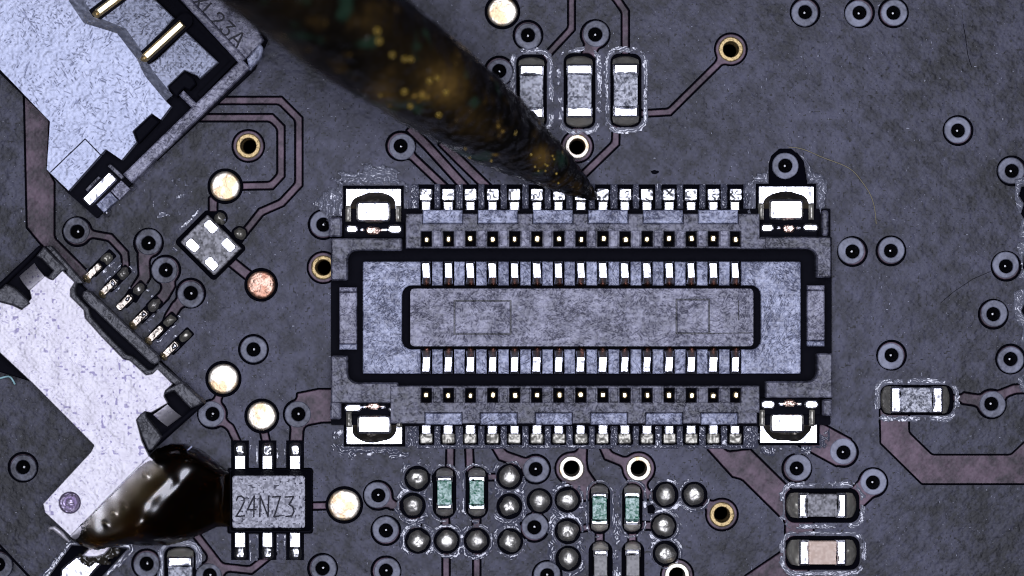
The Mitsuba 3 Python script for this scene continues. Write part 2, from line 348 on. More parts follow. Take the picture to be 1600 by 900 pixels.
# passives: (name, label, group, cx, cy, length, width, angle, cap, body bsdf, moat length, moat width, top height)
PASSIVES = [
 ('chip_resistor','grey chip capacitor partly behind the iron tip, leftmost of the top three',None,830.5,143,84,39,90,18,'grey_ceramic',116,48,26),
 ('chip_resistor','grey chip capacitor above the gold ring via, middle of the top three',None,905.5,142,84,40,90,18,'grey_ceramic',118,50,26),
 ('chip_resistor','grey chip capacitor with a trace leaving to the right, rightmost of the top three',None,978,141,84,40,90,18,'grey_ceramic',115,49,26),
 ('chip_resistor','grey chip capacitor lying flat near the right edge, alone above a wide trace',None,1432.5,625,82,41,0,18,'grey_ceramic',114,47,26),
 ('chip_resistor','dark grey chip capacitor, the upper of the two at lower right',None,1285,790,76,38,0,16,'dark_ceramic',116,54,26),
 ('chip_resistor','tan chip capacitor, the lower of the two at lower right',None,1285.5,864,74,39,0,17,'tan_ceramic',116,53,26),
 ('chip_resistor','green chip resistor, first from the left of four green ones',None,694.5,770,52,25,90,9,'green_glaze',82,37,22),
 ('chip_resistor','green chip resistor, second from the left of four green ones',None,745,770,52,25,90,9,'green_glaze',82,36,22),
 ('chip_resistor','green chip resistor, third from the left of four green ones',None,937,795,50,25,90,9,'green_glaze',80,33,22),
 ('chip_resistor','green chip resistor, rightmost of four green ones',None,988,795,50,24,90,9,'green_glaze',80,32,22),
 ('chip_resistor','plain grey chip capacitor cut by the bottom edge, left one below the green resistors',None,938.5,884,50,23,90,10,'plain_ceramic',80,38,22),
 ('chip_resistor','plain grey chip capacitor cut by the bottom edge, right one below the green resistors',None,989,884,50,23,90,10,'plain_ceramic',80,36,22),
 ('chip_resistor','chip capacitor cut by the bottom edge beside the black flux blob',None,281,908,76,40,90,17,'grey_ceramic',108,49,26),
]
moat_of = {}
for i, a in enumerate(PASSIVES):
    m = rect(a[3], a[4], a[10], a[11], a[7], min(a[10], a[11]) * (0.48 if a[9] in ('green_glaze', 'plain_ceramic') else 0.28), 6)
    moats.append(m); moat_of[i] = m
for x, y in BALLS: moats.append(Point(x, y).buffer(20.5))
for x, y, r, m in PADS: moats.append(Point(x, y).buffer(r + 4.5))
PIN = [666 + 34.5 * i for i in range(15)]
for x in PIN:
    moats += [bb(x - 13, 288, x + 13, 340), bb(x - 13, 650, x + 13, 696)]
moats += [bb(536, 290, 631, 360), bb(1181, 287, 1275, 360), bb(537, 640, 633, 698), bb(1183, 640, 1281, 696)]
quad = rect(329, 383, 80, 66, 45, 3); moats.append(quad.buffer(4)); moats += [Point(344, 340).buffer(12), Point(374, 366).buffer(13)]
for x in (375, 418, 461): moats += [bb(x - 14, 688, x + 14, 745), bb(x - 14, 820, x + 14, 875)]
moats.append(bb(355, 731, 489, 834, 4))
CT = [(168 + 24.3 * i, 403 + 24.4 * i) for i in range(6)]
for x, y in CT: moats.append(rect(x - 8, y + 8, 48, 17, -45, 3))
padpoly = Polygon([(74, 905), (112, 852), (200, 857), (146, 915)]); moats.append(padpoly)
moats.append(LineString([(1207, 300), (1207, 258), (1210, 247), (1220, 238), (1234, 238), (1244, 246), (1250, 262), (1252, 290)]).buffer(6))
moats.append(Polygon([(1244, 236), (1256, 252), (1262, 288), (1246, 290), (1250, 262)])); moats.append(bb(1208, 272, 1246, 290, 4))
moats += [Polygon([(1011, 790), (1020, 788), (1024, 795), (1022, 803), (1012, 802)]), Polygon([(1596, 292), (1630, 290), (1630, 362), (1600, 358), (1603, 346), (1595, 334), (1600, 318), (1592, 306)]), Polygon([(1600, 396), (1630, 396), (1630, 424), (1598, 420)]), Polygon([(1604, 466), (1630, 462), (1630, 540), (1602, 530), (1608, 505), (1596, 486)]), Point(1612, 592).buffer(12)]
moat_all = unary_union(moats)
GROOVES = [LineString([(-10, 842), (56, 912)]).buffer(2), LineString([(1548, 424), (1520, 436), (1490, 456), (1470, 473)]).buffer(0.4), LineString([(1505, 38), (1509, 60), (1512, 85), (1518, 105)]).buffer(0.5)]
clear = unary_union([copper_all.buffer(3.1, quad_segs=5), unary_union([Point(x, y).buffer(24.3) for x, y in VIAS]), moat_all, *GROOVES])
outer = bb(-420, -420, 2020, 1320, 20)
pour = outer.difference(clear)
pour = unary_union([q for q in polys(pour) if q.area > 30])
holes = unary_union([Point(x, y).buffer(12, 12) for x, y, r in OPEN] + [Point(x, y).buffer(12.6, 10) for x, y in VIAS])
part(board, 'laminate', slab(outer.difference(holes), -70, -8, zref=0), 'laminate')
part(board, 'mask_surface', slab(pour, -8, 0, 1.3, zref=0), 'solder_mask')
rest = unary_union([Point(x, y).buffer(16) for x, y in VIAS] + [Point(x, y).buffer(r - 3) for x, y, r in OPEN] + [moat_all])
for g in polys(copper_all.difference(rest)):
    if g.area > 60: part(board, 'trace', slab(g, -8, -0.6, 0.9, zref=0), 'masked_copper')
rv = []
for r, z in [(20.5, -8), (20.5, 0.0), (19.3, 1.2), (12.0, 1.2), (11.0, 0.4), (11.0, -9)]: rv.append((r, z))
def revolve(cx, cy, prof, n=40, zref=0.0, wob=0.0, seed=0, shift=(0, 0)):
    V, F = [], []
    for r, z in prof:
        k = 1 if r > 14 else 0
        p = ringpts(cx + k * shift[0], cy + k * shift[1], max(r, 1e-3), None, n)
        if wob:
            w = meshkit.noise(np.c_[(p - [cx, cy]) / 9, np.full(n, seed * 5.1)]) - 0.5
            p = [cx, cy] + (p - [cx, cy]) * (1 + wob * w[:, None])
        V.append(np.c_[p, np.full(n, z)])
    for k in range(len(prof) - 1):
        a = k * n + np.arange(n); b = k * n + (np.arange(n) + 1) % n
        F += [np.c_[a, b, b + n], np.c_[a, b + n, a + n]]
    return fix(np.vstack(V), np.vstack(F), zref)
for i, (x, y) in enumerate(VIAS):
    if (x, y) == (780, 111) and False: continue
    ox, oy = rng.uniform(-1.2, 1.2, 2)
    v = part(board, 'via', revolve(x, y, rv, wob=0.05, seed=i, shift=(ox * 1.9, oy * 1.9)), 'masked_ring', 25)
    bowl = [(12.5, -40)] + [(12.0 * math.sqrt(t), -4.5 - 6.5 * t) for t in (1, .85, .7, .5, .35, .2, .1, .05, .02, .006, .0001)]
    part(v, 'resin_plug', revolve(x + ox * 0.3, y + oy * 0.3, bowl, zref=0), 'resin_plug', True)
for i, (x, y, r) in enumerate(OPEN):
    v = part(board, 'ring_via', revolve(x, y, [(r, -8), (r, 0.6), (r - 1.3, 1.8), (r - 2.2, 2.2), (13.2, 2.2), (12.2, 1.4), (11.6, -66)], wob=0.03, seed=i + 50), 'gold' if i in (0, 2, 5, 6) else 'pale_gold', 25)
PL = ['white gilt pad with a trace below it, right of the top left connector', 'blank white pad above a ringed via, left of centre', 'cream coloured pad above the six legged chip',
      'cream coloured pad right of the six legged chip', 'white pad at the top edge right of the iron tip', 'bare coppery pad right of the four pad part']
for i, (x, y, r, m) in enumerate(PADS):
    p = ringpts(x, y, r, r * 0.98, 48)
    w = meshkit.noise(np.c_[(p - [x, y]) / 14, np.full(48, i * 7.7)]) - 0.5
    p = [x, y] + (p - [x, y]) * (1 + 0.05 * w[:, None])
    part(board, 'test_pad', loft([(p, -8), (p, 0.0), ([x, y] + (p - [x, y]) * 0.94, 1.5), ([x, y] + (p - [x, y]) * 0.8, 2.7)], 0), m, 30, PL[i])
BL = ['upper bump left of the leftmost green resistor', 'upper bump right of the second green resistor', 'middle bump in the column left of the leftmost green resistor',
      'middle bump right of the second green resistor', 'lowest bump in the column left of the leftmost green resistor', 'bump straight below the leftmost green resistor', 'bump straight below the second green resistor',
      'lowest bump right of the second green resistor', 'lone bump between the two pairs of green resistors, above a ringed via', 'top bump left of the third green resistor', 'middle bump left of the third green resistor',
      'lowest bump left of the third green resistor', 'upper bump right of the rightmost green resistor', 'middle bump right of the rightmost green resistor', 'lowest bump right of the green resistors, above a gold ring', 'rightmost bump, joined by a short trace to a gold ring via']
for i, (x, y) in enumerate(BALLS):
    solo('solder_bump', 'round grey solder ' + BL[i], 'solder bump', dome(x, y, *np.random.default_rng(i).uniform(14.8, 16.8, 2), -7, 13, seed=i, wob=0.13, flat=1.35, zref=0), 'solder', True, group='solder bumps around the green resistors')
part(board, 'solder_pad', slab(Polygon([(92, 912), (96, 888), (118, 870), (146, 862), (178, 862), (150, 890), (130, 915)]), -7, 4, 3, zref=0), 'tin')

# ------------------------------------------------------------------ passives
for i, (nm, lab, grp, cx, cy, L, Wd, ang, cap, bm, mL, mW, top) in enumerate(PASSIVES):
    t = thing('chip_capacitor' if 'capacitor' in lab else 'chip_resistor', lab, 'capacitor' if 'capacitor' in lab else 'resistor', grp)
    ca, sa = math.cos(math.radians(ang)), math.sin(math.radians(ang))
    at = lambda u, v: (cx + u * ca - v * sa, cy + u * sa + v * ca)
    mid = L - 2 * cap
    body = rect(0, 0, mid + 2, Wd - 2.5, 0, 1.5)
    place = lambda g: affinity.translate(affinity.rotate(g, ang, origin=(0, 0)), cx, cy)
    part(t, 'body', slab(place(body), -4, top - 2.0, 1.5, zref=top), bm)
    for s in (-1, 1):
        w2 = Wd / 2
        j = rng.uniform(-1.6, 1.6, 6)
        c0, c1 = s * (L / 2), s * (L / 2 - cap)
        g = Polygon([(c0 - s * 1.5, -w2), (c0, -w2 + 2.5), (c0, w2 - 2.5), (c0 - s * 1.5, w2), (c1 + j[0], w2), (c1 + s * 2 + j[1], w2 * 0.45), (c1 + s * 2 + j[2], 0), (c1 + s * 2 + j[3], -w2 * 0.5), (c1 + j[4], -w2)])
        tm = part(t, 'end_cap', slab(place(g), -4, top, 3.0, zref=top), 'tin')
        ex = (mL / 2 - 3) - L / 2
        u0, u1 = s * (L / 2 - 1), s * (L / 2 + ex)
        fw = Wd / 2 + 1
        rings = []
        for k in range(6):
            q = k / 5
            uo = u1 + (u0 - u1) * q ** 1.6
            zz = -7 + (top * 0.72 + 7) * q ** 0.8
            n = 11
            th = np.linspace(-1, 1, n)
            line = [at(uo - s * 0.35 * abs(u1 - u0) * (1 - q) * abs(v) ** 2.5, v * fw * (0.9 + 0.1 * q)) for v in th]
            rings.append((np.array(line), zz))
        V = np.vstack([np.c_[p, np.full(len(p), z)] for p, z in rings])
        F = []
        n = 11
        for k in range(5):
            a = k * n + np.arange(n - 1)
            F += [np.c_[a, a + 1, a + n + 1], np.c_[a, a + n + 1, a + n]]
        part(t, 'solder_fillet', fix(V, np.vstack(F), top), 'dull_solder' if i < 6 or i == 12 else 'solder', True)

# ------------------------------------------------------------------ six-legged chip with printed code
chip = thing('six_legged_chip', 'small six legged chip printed 24NZ3 beside the black flux blob', 'chip')
part(chip, 'package_base', slab(bb(357, 733, 487, 833, 3), -4, 16, 1.5, zref=20), 'black_plastic')
r0 = np.array(bb(359, 735, 485, 831, 4).exterior.coords)[:-1]
r1 = np.array(bb(363, 743.5, 476.5, 825, 4).exterior.coords)[:-1]
r2 = np.array(bb(364.5, 745, 475, 823.5, 4).exterior.coords)[:-1]
part(chip, 'package_side', loft([(r0, 16), (r1, 44), (r1, 44.5)], 46), 'black_plastic')
part(chip, 'package_top', loft([(r1, 44.4), (r1, 45.4), (r2, 46.6)], 46), 'epoxy')
def glyphs(strokes_, x, y, w, h): return unary_union([LineString([(x + a * w, y + b * h) for a, b in s]).buffer(1.25, quad_segs=3) for s in strokes_])
G = {'2': [[(0.05,.2),(.2,.04),(.6,0),(.95,.1),(.95,.3),(.6,.6),(.0,1),(1,.97)]], '4': [[(.75,1),(.8,0),(0,.68),(1,.66)]], 'N': [[(0,1),(.05,0),(.92,1),(1,0)]],
     'Z': [[(.05,.05),(1,.02),(.25,1)],[(.2,1),(.95,.97)]], '3': [[(.0,.05),(.95,.03),(.45,.42),(.85,.52),(1,.75),(.75,.97),(.1,1)]]}
ink = unary_union([glyphs(G[c], x, 775, w, 32) for c, x, w in (('2',369,13),('4',386.5,13.5),('N',406,14),('Z',425.5,12.5),('3',445.5,14))])
part(chip, 'printed_code', slab(ink, 46.2, 47.2, zref=46), 'ink')
for x in (375, 418, 461):
    for up in (1, -1):
        y0 = 738 if up == 1 else 829
        lead = part(chip, 'lead', slab(bb(x - 8.5, min(y0, y0 - 27 * up), x + 8.5, max(y0, y0 - 27 * up), 2), -2, 13, 3.0, zref=10), 'tin')
        yc = y0 - up * 35
        part(lead, 'solder_foot', dome(x, yc, 9.5, 11.5, -7, 9, pw=4, flat=3.4, wob=0.12, seed=x + up, zref=3), 'tail_solder', True)

# ------------------------------------------------------------------ four-pad square part
qp = thing('four_pad_filter', 'grey diamond-turned square part with four bright corner pads', 'component')
part(qp, 'body', slab(rect(329, 383, 74, 60, 45, 2), -4, 30, 1.5, zref=30), 'dark_ceramic')
for (x, y) in ((329.5, 354), (301, 383.5), (357, 383), (330.5, 412)):
    part(qp, 'corner_pad', slab(rect(x, y, 22, 15, 45, 4), 29, 31.5, 1.0, zref=30), 'tin', label=None)
for (x, y, s) in ((344, 341, 1), (375, 365, 2)):
    part(qp, 'solder_joint', dome(x, y, 10, 9, -7, 14, a=45, wob=0.2, seed=s, zref=0), 'dull_solder', True)

# ------------------------------------------------------------------ the central board connector
con = thing('board_connector', 'large rectangular board connector with two rows of fifteen contacts under the iron tip', 'connector')
ZR = 60
base = unary_union([bb(519, 372, 1298, 626), bb(536, 328, 1296, 372), bb(519, 600, 1296, 662), bb(519, 340, 540, 372), bb(632, 328, 1187, 664)])
part(con, 'housing_base', slab(base.buffer(2.2), -3, 10, 0, zref=20), 'black_plastic')
wins_t = unary_union([bb(x - 8, 361.5, x + 8.5, 385) for x in PIN]); wins_b = unary_union([bb(x - 8, 606.5, x + 8.5, 629) for x in PIN])
BLK = [(660 + 86.2 * i, 723 + 86.2 * i) for i in range(6)]
rail_t = unary_union([bb(634, 334, 1187, 388), bb(1150, 372, 1197, 389)]).difference(unary_union([wins_t] + [bb(a, 326, b, 349.5) for a, b in BLK]))
part(con, 'upper_rail', slab(rail_t, 8, ZR, 2.4, zref=ZR), 'grey_plastic')
rail_b = unary_union([bb(610, 603, 1187, 645), bb(610, 640, 1183, 662)]).difference(unary_union([wins_b] + [bb(a, 645, b, 668) for a, b in [(664 + 86.2 * i, 722 + 86.2 * i) for i in range(6)]]))
part(con, 'lower_rail', slab(rail_b, 8, ZR, 2.4, zref=ZR), 'grey_plastic')
for i, (a, b) in enumerate(BLK):
    part(con, 'rail_block', slab(bb(a + 0.6, 328, b - 0.6, 349), 8, ZR - 7, 1.5, zref=ZR), 'pale_plastic')
    part(con, 'rail_block', slab(bb(a + 4.6, 645.6, b - 1.6, 663.5), 8, ZR - 7, 1.5, zref=ZR), 'pale_plastic')
# ribs between the windows that stand slightly proud, as on the moulding
for i in range(14):
    x = (PIN[i] + PIN[i + 1]) / 2
    part(con, 'window_rib', slab(bb(x - 6.5, 360, x + 6.5, 385.5), ZR - 4, ZR + 1.5, 1.2, zref=ZR), 'lilac_plastic')
    part(con, 'window_rib', slab(bb(x - 6.5, 607, x + 6.5, 629), ZR - 4, ZR + 1.5, 1.2, zref=ZR), 'grey_plastic')
def lshape(x0, y0, x1, y1, wx, wy, sx, sy, r):
    """corner bracket: arms along x (wy thick) and y (wx thick); corner at (x0,y0) growing by sx, sy"""
    g = unary_union([sbox(min(x0, x1), min(y0, y0 + sy * wy), max(x0, x1), max(y0, y0 + sy * wy)), sbox(min(x0, x0 + sx * wx), min(y0, y1), max(x0, x0 + sx * wx), max(y0, y1))])
    return g.buffer(r, quad_segs=4).buffer(-r - 3, quad_segs=5).buffer(3, quad_segs=4)
for nm, g in (('a', lshape(517, 372, 628, 438, 26, 20, 1, 1, 14)), ('b', lshape(517, 630, 622, 556, 26, 32, 1, -1, 16)), ('c', lshape(1299, 370, 1187, 434, 23, 19, -1, 1, 14)), ('d', lshape(1301, 622, 1196, 552, 24, 26, -1, -1, 14))):
    part(con, 'corner_bracket', slab(g, 8, ZR - 3, 4.5, zref=ZR), 'grey_plastic')
for x0, y0, x1, y1 in ((514, 340, 534, 370), (516, 627, 533, 655), (1284, 329, 1294, 368), (1285, 624, 1300, 650)):
    part(con, 'side_lug', slab(bb(x0, y0, x1, y1, 3), -2, 44, 2.5, zref=40), 'grey_plastic')
for x0, x1, y0, y1 in ((530.5, 557.5, 449, 546), (1261, 1288, 446, 541)):
    e = part(con, 'end_bar', slab(bb(x0, y0 + 8, x1, y1 - 9), 8, 44, 1.5, zref=40), 'lilac_plastic')
    part(e, 'end_step', slab(bb(x0, y0, x1, y0 + 7), 8, 41, 1.5, zref=40), 'lilac_plastic')
    part(e, 'end_step', slab(bb(x0, y1 - 8, x1, y1), 8, 41, 1.5, zref=40), 'pale_plastic')
slot = bb(628, 446, 1189, 546, 15)
floor_p = bb(567, 409, 1251, 584, 2).difference(unary_union([slot] + [bb(x - 9, 400, x + 9, 452) for x in PIN] + [bb(x - 9, 540, x + 9, 590) for x in PIN]))
part(con, 'mating_floor', slab(floor_p, 8, 34, 1.2, zref=34), 'pale_plastic')
island = bb(641, 451, 1177, 541, 6)
lines = unary_union([sbox(710, 470, 798, 522).exterior.buffer(1.3), sbox(1057, 468, 1108, 521).exterior.buffer(1.3), LineString([(1108, 521), (1176, 520)]).buffer(0.7), LineString([(1154, 470), (1154, 500)]).buffer(0.7)])
part(con, 'centre_island', slab(island, 8, 43, 0, zref=46), 'dark_plastic')
part(con, 'island_top', slab(island.difference(lines), 43, 46.5, 0.8, zref=46), 'lilac_plastic')
for i, x in enumerate(PIN):
    for up in (1, -1):
        j = rng.uniform(-0.8, 0.8, 6)
        if up == 1: ya, yb, yd, yt, ys = 408, 444, 440, 373.5, 321
        else: ya, yb, yd, yt, ys = 584, 548, 549, 617.5, 671
        prof = [(0, 36), (4, 41.5), (0.7 * abs(yb - ya), 42.5), (abs(yb - ya), 33)]
        sgn = 1 if up == 1 else -1
        hw = 6.6 + j[0] * 0.5
        ys_ = [ya + sgn * d for d, z in prof]
        left = [(x - hw + (1.0 if k in (2,) else 0) + j[1] * 0.6, y) for k, y in enumerate(ys_)]
        right = [(x + hw - (1.2 if k in (1,) else 0) + j[2] * 0.6, y) for k, y in enumerate(ys_)]
        V, F = [], []
        for k in range(4):
            V += [(left[k][0] + 1.0, left[k][1], prof[k][1]), (right[k][0] - 1.0, right[k][1], prof[k][1]), (left[k][0] - 0.8, left[k][1], 30), (right[k][0] + 0.8, right[k][1], 30)]
        for k in range(3):
            a = 4 * k
            q = [(a, a + 1, a + 5, a + 4), (a, a + 4, a + 6, a + 2), (a + 1, a + 3, a + 7, a + 5)]
            for u in q: F += [u[:3], (u[0], u[2], u[3])]
        F += [(12, 13, 15), (12, 15, 14), (0, 2, 3), (0, 3, 1)]
        m = fix(np.array(V, float), np.array(F), 42); m.fix_normals()
        c = part(con, 'contact', m, 'tin')
        part(c, 'contact_tip', dome(x + j[3] + 0.8, yd + sgn * 4, 5, 4.4, 30, 12, n=16, k=5, wob=0.1, seed=i, zref=42), 'bare_copper' if False else 'contact_tip_metal', True)
        part(c, 'window_dot', slab(rect(x + j[4] * 1.2 + 0.5, yt + j[5] * 1.5, 8.5 + j[0], 10 + j[1], j[2] * 9, 3.2), 20, 50, 1.8, zref=50), 'bright_gold')
        y0, y1 = (314.5, 329) if up == 1 else (664, 678.5)
        part(c, 'solder_tail', slab(bb(x - 7 + j[0] * .6, y0 + j[1] * .8, x + 7 + j[2] * .6, y1), -3, 14, 1.6, zref=14), 'tin')
        yy = 304 if up == 1 else 685
        part(c, 'solder_foot', slab(rect(x + j[3] * .7, yy, 20, 20 if up == 1 else 16, j[4] * 3, 3), -7, 4, 3.0, zref=2), 'tail_solder' if up == 1 else 'dull_solder')
scene['tail_solder'] = prin((0.72, 0.72, 0.73), 0.36, 1.0, bump=lump_bump, bscale=1.4e-3)
scene['bright_gold'] = prin((0.98, 0.78, 0.42), 0.42, 1.0)
scene['contact_tip_metal'] = prin((0.20, 0.08, 0.05), 0.35, 1.0)
# corner hold-downs
for px0, py0, px1, py1, rx0, ry0, rx1, ry1, dots, sg in (
        (540, 294.5, 627, 352, 557, 315, 609.5, 346, [(549.5, 358, 19, 13), (566, 359.5, 6, 6), (583, 360.5, 22, 12), (600, 359.5, 10, 6), (617, 358, 22, 14)], 1),
        (1185, 291, 1272, 352, 1202.5, 311.5, 1255, 343, [(1199, 356, 20, 13), (1217, 356.5, 6, 6), (1232.5, 357.5, 18, 12), (1247.5, 356.5, 7, 6), (1267, 355.5, 24, 12)], 1),
        (541, 640, 629, 694.5, 558, 649.5, 611, 678, [(551.5, 637.5, 27, 12), (570, 635.5, 7, 6), (583.5, 634.5, 18, 11), (598.5, 635.5, 8, 6), (616, 640, 18, 7)], -1),
        (1187, 640, 1277, 692.5, 1204, 646.5, 1256, 676, [(1200, 632, 22, 13), (1221, 631, 8, 6), (1234, 630, 18, 11), (1249, 631, 8, 6), (1268, 632, 22, 13)], -1)):
    hd = part(con, 'hold_down', slab(bb(rx0, ry0, rx1, ry1, 5), 2, 28, 3.0, zref=28), 'tin')
    part(hd, 'pad', slab(bb(px0, py0, px1, py1, 2), -8, 0.8, 1.0, zref=0), 'tin')
    cx = (rx0 + rx1) / 2
    cy = ry0 + 15 if sg == 1 else ry1 - 15
    part(hd, 'solder_fillet', dome(cx, cy, 39, 31, -2, 17, pw=2.4, flat=0.65, wob=0.07, seed=px0, n=48, zref=8), 'dark_fillet', True)
    part(hd, 'cheek', slab(bb(rx0 - 17, min(ry0, ry1) + (6 if sg == 1 else -6), rx0 - 9, ry1 if sg == 1 else ry1 - 10), 0, 30, 3, zref=30), 'dull_solder')
    part(hd, 'cheek', slab(bb(rx1 + 9, min(ry0, ry1) + (6 if sg == 1 else -6), rx1 + 17, ry1 if sg == 1 else ry1 - 10), 0, 30, 3, zref=30), 'dull_solder')
    part(hd, 'wall', slab(bb(px0 - 3, (350 if sg == 1 else 622), px1 + 5, (372 if sg == 1 else 648)), 8, 26, 1, zref=26), 'black_plastic')
    for k, (dx, dy, w, h) in enumerate(dots):
        part(hd, 'spring_finger', slab(rect(dx, dy, w, h, rng.uniform(-3, 3), min(w, h) * 0.42), 25, 33, 2.2, zref=33), 'warm_tin' if k == 2 else 'tin')
scene['dark_fillet'] = prin((0.25, 0.22, 0.18), 0.36, 1.0, bump=gold_bump, bscale=8e-4)
scene['warm_tin'] = prin((0.95, 0.66, 0.52), 0.35, 1.0, bump=gold_bump, bscale=1.5e-3)

# ------------------------------------------------------------------ top left connector
tl = thing('flat_cable_connector', 'scratched steel topped connector at the top left corner with gold pins', 'connector')
foot = Polygon([(-60, -60), (330, -60), (418, 62), (398, 108), (203, 290), (150, 342), (104, 302), (70, 266), (76, 190), (-60, 60)])
part(tl, 'housing', slab(foot.buffer(-1), -3, 26, 0, zref=40), 'black_plastic')
plate = Polygon([(-60, -60), (100, -60), (108, 2), (131, 36), (183, 52), (214, 92), (226, 118), (259, 158), (267, 166), (251, 187), (237, 177), (207, 205), (213, 222), (190, 250), (165, 233), (107, 298), (73, 265), (78, 190), (-60, 46)])
fold = unary_union([LineString([(79, 269), (133, 217)]).buffer(0.8), LineString([(133, 217), (158, 243)]).buffer(0.7)])
part(tl, 'steel_cover', slab(plate.difference(fold), 20, 64, 1.6, zref=64), 'scratched_steel')
low = Polygon([(122, -60), (243, -60), (243, 0), (272, 28), (255, 47), (216, 88), (190, 60), (150, 40), (128, 20)])
low2 = Polygon([(290, 49), (341, 97), (312, 123), (307, 118), (288, 110), (262, 135), (268, 152), (236, 116), (228, 103), (246, 92)])
# bent edge between the cover and the sunken floor
edge_hi = [(100, -60), (108, 2), (131, 36), (183, 52), (214, 92), (226, 118), (259, 158)]
edge_lo = [(124, -60), (128, -4), (146, 24), (196, 44), (224, 84), (238, 110), (269, 148)]
V = np.array([(x, y, 63) for x, y in edge_hi] + [(x, y, 52) for x, y in edge_lo], float)
n = len(edge_hi)
F = []
for k in range(n - 1): F += [(k, k + 1, n + k + 1), (k, n + k + 1, n + k)]
part(tl, 'cover_bend', fix(V, np.array(F), 62), 'shaded_steel')
for g in (low, low2): part(tl, 'sunken_cover', slab(g, 20, 52, 1.4, zref=56), 'shaded_steel')
for (a, b, w) in (((285, 36), (226, 90), 13), ((208, -22), (152, 20), 13)):
    d = np.array(b, float) - a; L = np.linalg.norm(d); d /= L; nrm = np.array([-d[1], d[0]])
    rg = [(np.array([a + nrm * w * .5, a - nrm * w * .5, b - nrm * w * .5 , b + nrm * w * .5]), 50), (np.array([a + nrm * w * .5, a - nrm * w * .5, b - nrm * w * .5, b + nrm * w * .5]), 64),
          (np.array([a + nrm * w * .26 + d * 2, a - nrm * w * .26 + d * 2, b - nrm * w * .26 - d * 3, b + nrm * w * .26 - d * 3]), 68)]
    pn = part(tl, 'gold_pin', loft(rg, 66), 'bright_gold')
    part(pn, 'pin_tip', dome(*(b + d * 2), 8, 7, 50, 15, n=18, k=5, wob=0.15, seed=int(w + a[0]), zref=64), 'gold', True)
    gap = LineString([a - d * 6, b + d * 4]).buffer(w * .5 + 5)
    part(pn, 'pin_slot', slab(gap, 40, 53.2, zref=56), 'black_plastic')
frame_g = unary_union([LineString([(274, -18), (378, 95)]).buffer(6, cap_style='flat'), LineString([(384, 99), (199, 279)]).buffer(9.5, cap_style='flat', join_style='mitre'), LineString([(283, 145), (306, 168)]).buffer(5, cap_style='flat')])
part(tl, 'outer_frame', slab(frame_g, 0, 60, 2, zref=60), 'lilac_plastic')
part(tl, 'text_ledge', slab(Polygon([(285, -14), (330, -60), (352, -40), (412, 62), (402, 74), (384, 91), (378, 86)]), 0, 50, 2, zref=55), 'lilac_plastic')
part(tl, 'frame_corner', slab(Polygon([(386, 92), (406, 68), (411, 74), (409, 88), (390, 110)]), 0, 59, 2, zref=58), 'pale_plastic')
part(tl, 'inner_wall', slab(Polygon([(266, -12), (369, 95), (313, 152), (308, 147), (360, 95), (256, -10)]), 10, 40, 0, zref=50), 'black_plastic')
part(tl, 'latch', slab(Polygon([(263, 136), (289, 112), (302, 122), (306, 131), (296, 141), (288, 137), (280, 145), (276, 152)]), 20, 66, 2, zref=66), 'black_plastic')
part(tl, 'latch', slab(Polygon([(209, 205), (236, 179), (250, 190), (216, 226)]).buffer(-1), 20, 56, 2, zref=60), 'black_plastic')
txt = meshkit.text_mesh('XL23A', 1.0, 0.04)
v = np.array(txt.vertices); v[:, 0] -= v[:, 0].min(); wt = v[:, 0].max()
ca, sa = math.cos(math.radians(43.5)), math.sin(math.radians(43.5))
u, h = v[:, 0] / wt * 104, v[:, 1] * 24
X, Y = 295 + u * ca + h * sa, 4 + u * sa - h * ca
V = np.c_[X, Y, np.where(v[:, 2] > 0.02, 52.2, 49)]
tm = fix(V, np.array(txt.faces), 52); tm.fix_normals()
part(tl, 'moulded_lettering', tm, 'lettering_plastic')
scene['lettering_plastic'] = prin((0.012, 0.012, 0.02), 0.5, spec=0.2)
term = part(tl, 'solder_tab', slab(rect(155.5, 295, 62, 19, -45, 4), 10, 40, 5, zref=40), 'tin')
for g, m, z in ((rect(181, 268, 30, 6, 43, 1), 'grey_plastic', 48), (rect(145, 287, 30, 5, -45, 1), 'grey_plastic', 40), (rect(188, 297, 24, 20, -45, 1), 'lilac_plastic', 30), (rect(167, 316, 30, 18, -43, 1), 'pale_plastic', 27), (rect(140, 325, 24, 7, 45, 1), 'grey_plastic', 24)):
    part(tl, 'tab_block', slab(g, 0, z, 1.5, zref=z), m)
for x, y in ((207, 293), (167, 333)): part(tl, 'solder_bead', dome(x, y, 6.5, 4.5, 12, 16, a=-50, n=18, k=5, seed=x, zref=24), 'tin', True)

# ------------------------------------------------------------------ lower left shielded connector
sc = thing('shielded_connector', 'slanted connector under a bright L-shaped steel shield on the left', 'connector')
bodyp = Polygon([(62, 383), (-70, 506), (-70, 560), (60, 600), (150, 690), (235, 707), (320, 631)])
part(sc, 'housing', slab(bodyp, -3, 34, 2, zref=34), 'black_plastic')
sh = Polygon([(-70, 450), (-30, 458), (0, 472), (20, 477), (34, 484), (49, 466), (46, 453), (70, 431), (78, 436), (83, 437), (97, 422), (117, 441), (110, 452), (110, 463), (131, 484), (133, 497), (160, 527), (193, 561), (203, 563), (228, 586), (238, 584), (246, 576), (270, 600),
              (258, 611), (256, 619), (262, 630), (236, 645), (226, 643), (213, 656), (222, 690), (233, 713), (110, 838), (70, 801), (67, 787), (142, 706), (147, 696), (52, 600), (-70, 486)])
sh = sh.buffer(1.5, quad_segs=3).buffer(-3, quad_segs=3).buffer(1.5, quad_segs=3)
hole = Point(109, 785.5).buffer(16.5, 12)
part(sc, 'steel_shield', slab(sh.difference(hole), 56, 74, 2.0, zref=74), 'shield_steel')
